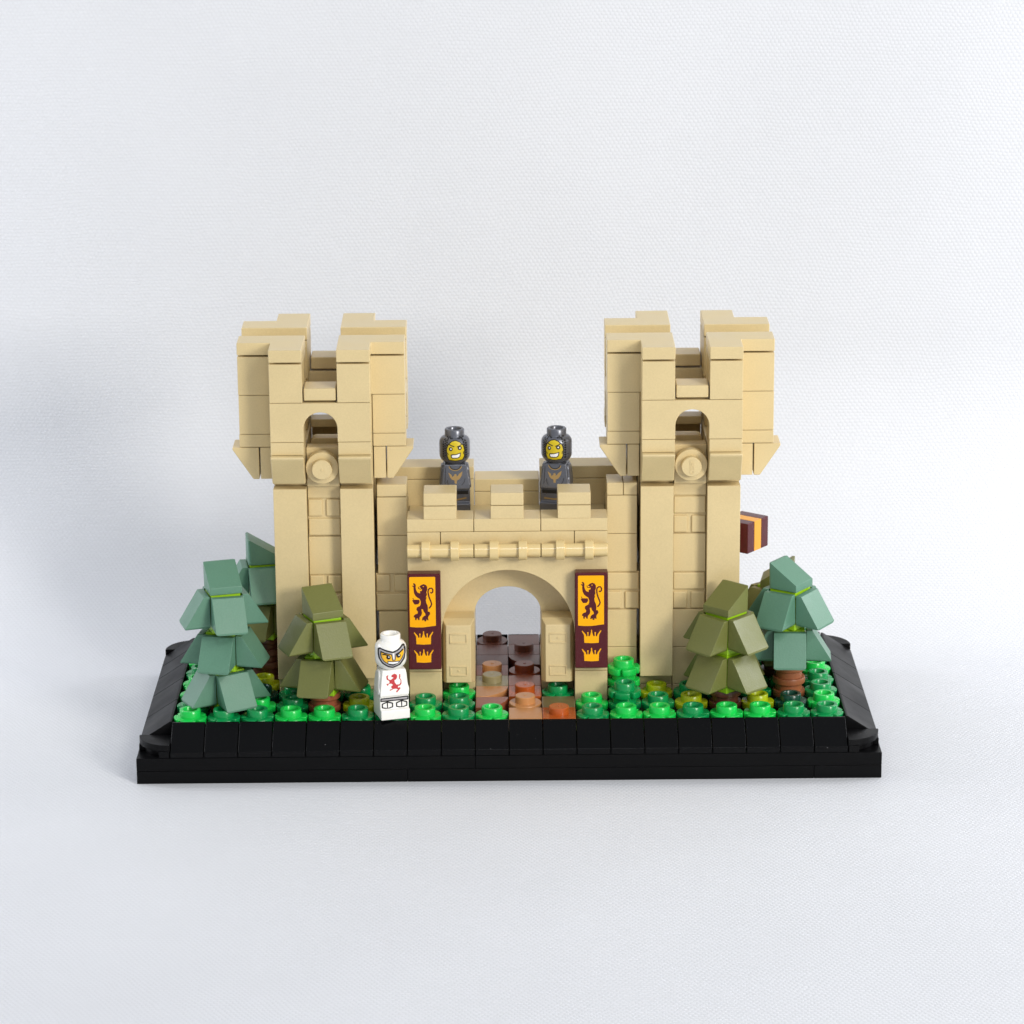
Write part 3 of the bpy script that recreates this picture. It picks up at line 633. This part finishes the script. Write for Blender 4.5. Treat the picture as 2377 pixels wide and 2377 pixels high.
# ------------------------------------------------------------------ knights
HEAD = [(2.3, 12.0), (2.75, 12.3), (3.35, 12.9), (3.68, 13.6), (3.75, 14.2), (3.75, 17.0), (3.62, 17.7), (3.2, 18.3), (2.7, 18.6)]
def head_r(z):
    for (r0, z0), (r1, z1) in zip(HEAD, HEAD[1:]):
        if z0 <= z <= z1: return r0 + (r1 - r0) * (z - z0) / (z1 - z0)
    return HEAD[0][0] if z < HEAD[0][1] else HEAD[-1][0]
def knight(loc, rz, face_turn, label, dark):
    skin = GUN if dark else WHT
    t = thing('toy_knight', loc, label, 'toy knight', 'little toy knights at the castle', rz=rz)
    def W(bm, name, mat=skin, sharp=45): return obj(name, bm, mat, t, off=1, sharp=sharp)
    # legs: a block with a foot step
    bm = bmesh.new(); poly(bm, [(-3.7, 0), (3.3, 0), (3.3, 5.6), (-2.7, 5.6), (-2.8, 2.5), (-3.7, 2.3)], -3.55, 3.55, 'x', 0.22); legs = W(bm, 'legs')
    # torso: tapered block, arms moulded at the sides
    bm = bmesh.new()
    lo = [(-3.55, -3.15), (3.55, -3.15), (3.55, 3.0), (-3.55, 3.0)]; hi = [(-2.75, -2.35), (2.75, -2.35), (2.75, 2.3), (-2.75, 2.3)]
    V = [[bm.verts.new((x, y, z)) for x, y in pp] for pp, z in ((lo, 5.65), (lo, 6.3), (hi, 11.9))]
    bm.faces.new(V[0]); bm.faces.new(V[2][::-1])
    for A_, B_ in zip(V, V[1:]):
        for i in range(4): bm.faces.new((A_[i], A_[(i + 1) % 4], B_[(i + 1) % 4], B_[i]))
    bmesh.ops.recalc_face_normals(bm, faces=bm.faces[:]); bevel(bm, bm.verts[:], 0.25, 2, 20); torso = W(bm, 'torso')
    for s in (-1, 1):
        bm = bmesh.new()
        prof = [(-1.2, 11.6), (0.9, 11.7), (1.9, 10.8), (2.3, 8.6), (1.9, 6.4), (-2.5, 5.9), (-3.0, 7.0), (-1.9, 8.2), (-1.9, 10.6)]
        V0 = [bm.verts.new((s * 2.6, y, z)) for y, z in prof]; V1 = [bm.verts.new((s * (3.35 + 0.55 * (11.6 - z) / 5.6), y * .9, z)) for y, z in prof]
        bm.faces.new(V0); bm.faces.new(V1[::-1])
        for i in range(len(prof)): bm.faces.new((V0[i], V0[(i + 1) % len(prof)], V1[(i + 1) % len(prof)], V1[i]))
        bmesh.ops.recalc_face_normals(bm, faces=bm.faces[:]); bevel(bm, bm.verts[:], 0.4, 3, 25); W(bm, 'arm')
    # head with hollow crown stud
    bm = bmesh.new()
    lathe(bm, [(2.2, 11.8), (2.2, 12.0)] + HEAD + [(2.42, 18.7), (2.38, 18.9), (2.38, 20.2), (2.22, 20.4), (1.75, 20.4), (1.6, 20.2), (1.6, 18.9), (0.05, 18.9)], n=48, caps=False)
    head = W(bm, 'head', sharp=60)
    # prints
    def wrap(off, u0, ppm, v0, vpm, turn):
        def f(u, v):
            z = 12.4 + (v0 - v) / vpm; r = head_r(z) + off
            s_ = max(-.97, min(.97, (u - u0) / ppm / 3.75)); a = math.asin(s_) + turn
            return (r * math.sin(a), -r * math.cos(a), z)
        return f
    def body(off):
        def f(u, z):
            y = -3.15 + 0.8 * max(0, z - 6.3) / 5.6
            return (u, y - off, z)
        return f
    if dark:
        fw = lambda off: wrap(off, 263, 58, 634, 54, -math.asin(30 / 55 / 3.75))
        rnd = [(176, 440), (178, 470), (187, 530), (205, 580), (300, 590), (390, 578), (407, 540), (412, 450), (398, 390), (355, 345), (305, 325), (250, 335), (203, 372)]
        big = [(293 + (u - 293) * 1.12, 460 + (v - 460) * 1.08) for u, v in rnd]
        print_obj('hood_edge', [big], fw(.03), INK, head, sub=14)
        print_obj('face', [rnd], fw(.05), FACEY, head, sub=14)
        dots = []
        for i in range(9):
            for sd in (-1, 1):
                for j in range(3):
                    v = 285 + i * 32 + (16 if j % 2 else 0); half = 118 + 26 * j - (22 if i < 1 else 0)
                    u = 293 + sd * half
                    if abs(u - 263) < 190: dots.append(disc(u, v, 12, 6, 14))
        for u in (215, 240, 350, 375, 400): dots.append(disc(u, 300, 11, 6, 12))
        print_obj('mail_pattern', dots, fw(.03), INK, head)
        print_obj('eyes', [disc(232, 432, 27), disc(355, 420, 27), stroke([(203, 368), (240, 384), (282, 398)], 13), stroke([(318, 404), (350, 392), (382, 370)], 13), stroke([(175, 480), (205, 510)], 8), stroke([(405, 470), (400, 510)], 8),
                           [(230, 508), (250, 500), (300, 500), (372, 480), (362, 535), (340, 555), (300, 560), (245, 558), (232, 540)]], fw(.07), INK, head, sub=20)
        print_obj('teeth', [disc(235, 430, 11), disc(356, 418, 11), [(245, 515), (300, 511), (358, 494), (350, 530), (330, 546), (255, 548), (246, 535)]], fw(.09), TEETH, head, sub=20)
        wing = [(-1.75, 10.0), (-1.0, 9.5), (-0.75, 8.9), (-0.35, 9.2), (-0.25, 9.55), (0.15, 9.65), (0.3, 9.3), (0.25, 9.0), (0.6, 9.2), (0.95, 9.7), (1.75, 10.25), (1.5, 9.2), (0.95, 8.35), (0.35, 8.1), (0.3, 7.3), (-0.2, 7.3), (-0.25, 8.05), (-0.9, 8.3), (-1.3, 8.8)]
        print_obj('bird_emblem', [wing], body(.04), BRONZE, torso)
        arc = [(1.35 * math.cos(R(a)), 11.75 + 1.1 * math.sin(R(a))) for a in range(185, 356, 17)]
        print_obj('collar_trim', [stroke([(u * 1.12, v - .15) for u, v in arc], 0.24)], body(.04), BRONZE, torso)
        print_obj('collar_line', [stroke(arc, 0.2), stroke([(-2.35, 11.2), (-2.6, 7.0)], .12), stroke([(-2.0, 8.3), (-1.9, 7.5), (-1.5, 6.8)], .12), stroke([(2.35, 8.5), (2.1, 7.6), (1.5, 6.9)], .12)], body(.05), INK, torso)
        print_obj('belt', [[(-3.1, 4.5), (3.1, 4.5), (3.1, 5.4), (-3.1, 5.4)]], lambda u, z: (u, -2.78, z), INK, legs)
        print_obj('tunic_edge', [stroke([(-2.6, 3.3), (0, 3.1), (2.6, 3.6)], .35)], lambda u, z: (u, -2.83, z), BRONZE, legs)
    else:
        fw = lambda off: wrap(off, 355, 71, 857, 70, -rz - R(1.5))
        outl = [(148, 500), (185, 480), (300, 508), (410, 533), (480, 506), (600, 436), (618, 465), (612, 600), (596, 698), (527, 788), (410, 830), (324, 812), (220, 750), (162, 665), (148, 590)]
        sil = [(175, 515), (195, 505), (300, 535), (412, 562), (490, 535), (585, 470), (592, 600), (572, 680), (510, 762), (410, 803), (335, 786), (240, 728), (190, 655), (175, 585)]
        inn = [(198, 540), (215, 535), (300, 560), (395, 580), (410, 680), (440, 680), (455, 575), (575, 520), (583, 600), (560, 670), (500, 745), (410, 780), (345, 765), (255, 710), (210, 645), (196, 590)]
        fc = [(217, 560), (300, 578), (382, 592), (398, 692), (448, 692), (468, 592), (560, 550), (582, 515), (578, 600), (548, 660), (500, 728), (410, 768), (350, 752), (265, 700), (222, 640)]
        print_obj('visor_edge', [outl], fw(.03), INK, head, sub=20)
        print_obj('visor_trim', [sil], fw(.045), SILV, head, sub=20)
        print_obj('visor_inner_edge', [inn], fw(.06), INK, head, sub=20)
        print_obj('face', [fc], fw(.075), FACEO, head, sub=20)
        print_obj('nose_guard', [[(402, 560), (432, 560), (428, 665), (415, 665)]], fw(.08), WHT, head, sub=20)
        print_obj('eyes', [disc(335, 633, 36), disc(500, 618, 33), stroke([(235, 592), (270, 583), (360, 610)], 22), stroke([(450, 600), (500, 578), (570, 520)], 24), [(318, 692), (400, 700), (512, 702), (500, 745), (410, 772), (322, 745)]], fw(.09), INK, head, sub=20)
        print_obj('teeth', [disc(343, 625, 11), disc(507, 608, 11), [(332, 708), (400, 714), (498, 716), (490, 738), (410, 752), (332, 738)]], fw(.105), TEETH, head, sub=20)
        # lion on the chest (crop pixels -> mm)
        g2 = lambda u, v: ((u - 420) / 71 * 1.05, 6.5 + (1215 - v) / 68)
        L2 = [(295, 935), (320, 920), (332, 925), (318, 950), (325, 985), (365, 1000), (410, 975), (408, 960), (378, 955), (385, 925), (430, 905), (470, 925), (475, 965), (455, 1000), (425, 1010), (430, 1045), (455, 1085), (505, 1085), (525, 1060), (528, 1020), (505, 990), (510, 920), (528, 922), (528, 960), (520, 985), (540, 1020), (540, 1075), (515, 1105), (480, 1110), (478, 1140), (510, 1130), (520, 1150), (480, 1190), (460, 1212), (442, 1205), (450, 1185), (480, 1165), (440, 1150), (400, 1150), (375, 1165), (340, 1175), (342, 1155), (385, 1150), (362, 1110), (400, 1085), (370, 1060), (335, 1060), (310, 1092), (292, 1070), (300, 1050), (315, 1065), (345, 1040), (340, 1015), (300, 985)]
        print_obj('lion_emblem', [[g2(u, v) for u, v in L2]], body(.04), REDP, torso)
        print_obj('belt_line', [stroke([(-3.35, 5.15), (3.35, 5.2)], 0.3), stroke([(-3.35, 4.55), (3.35, 4.5)], 0.3), stroke([(-3.3, 4.5), (-3.3, 5.2)], .25), stroke([(3.3, 4.5), (3.3, 5.2)], .25)], lambda u, z: (u, -2.80, z), INK, legs)
        print_obj('belt', [[(-3.2, 4.6), (3.2, 4.6), (3.2, 5.1), (-3.2, 5.1)]], lambda u, z: (u, -2.775, z), SILV, legs)
        kn = []
        for cxk in (-1.75, 1.75):
            o_ = [(cxk - 1.25, 3.85), (cxk, 4.3), (cxk + 1.25, 3.85), (cxk + 1.25, 2.95), (cxk, 2.6), (cxk - 1.25, 2.95)]
            kn += ring_line(o_, 0.3) + [stroke([(cxk, 2.7), (cxk, 4.2)], .26)]
        print_obj('knee_marks', kn, lambda u, z: (u, -2.84, z), INK, legs)
    return t
knight((-12.6, 43.8, 54.45), R(3), 0, 'dark mail-hooded grinning toy knight on the wall behind the left merlon', True)
knight((12.2, 43.8, 54.45), R(-12), 0, 'dark mail-hooded grinning toy knight on the wall behind the right merlon', True)
knight((-27.9, 10.8, 13.1), R(17), 0, 'white toy knight with visor and red lion on his chest at the front edge', False)
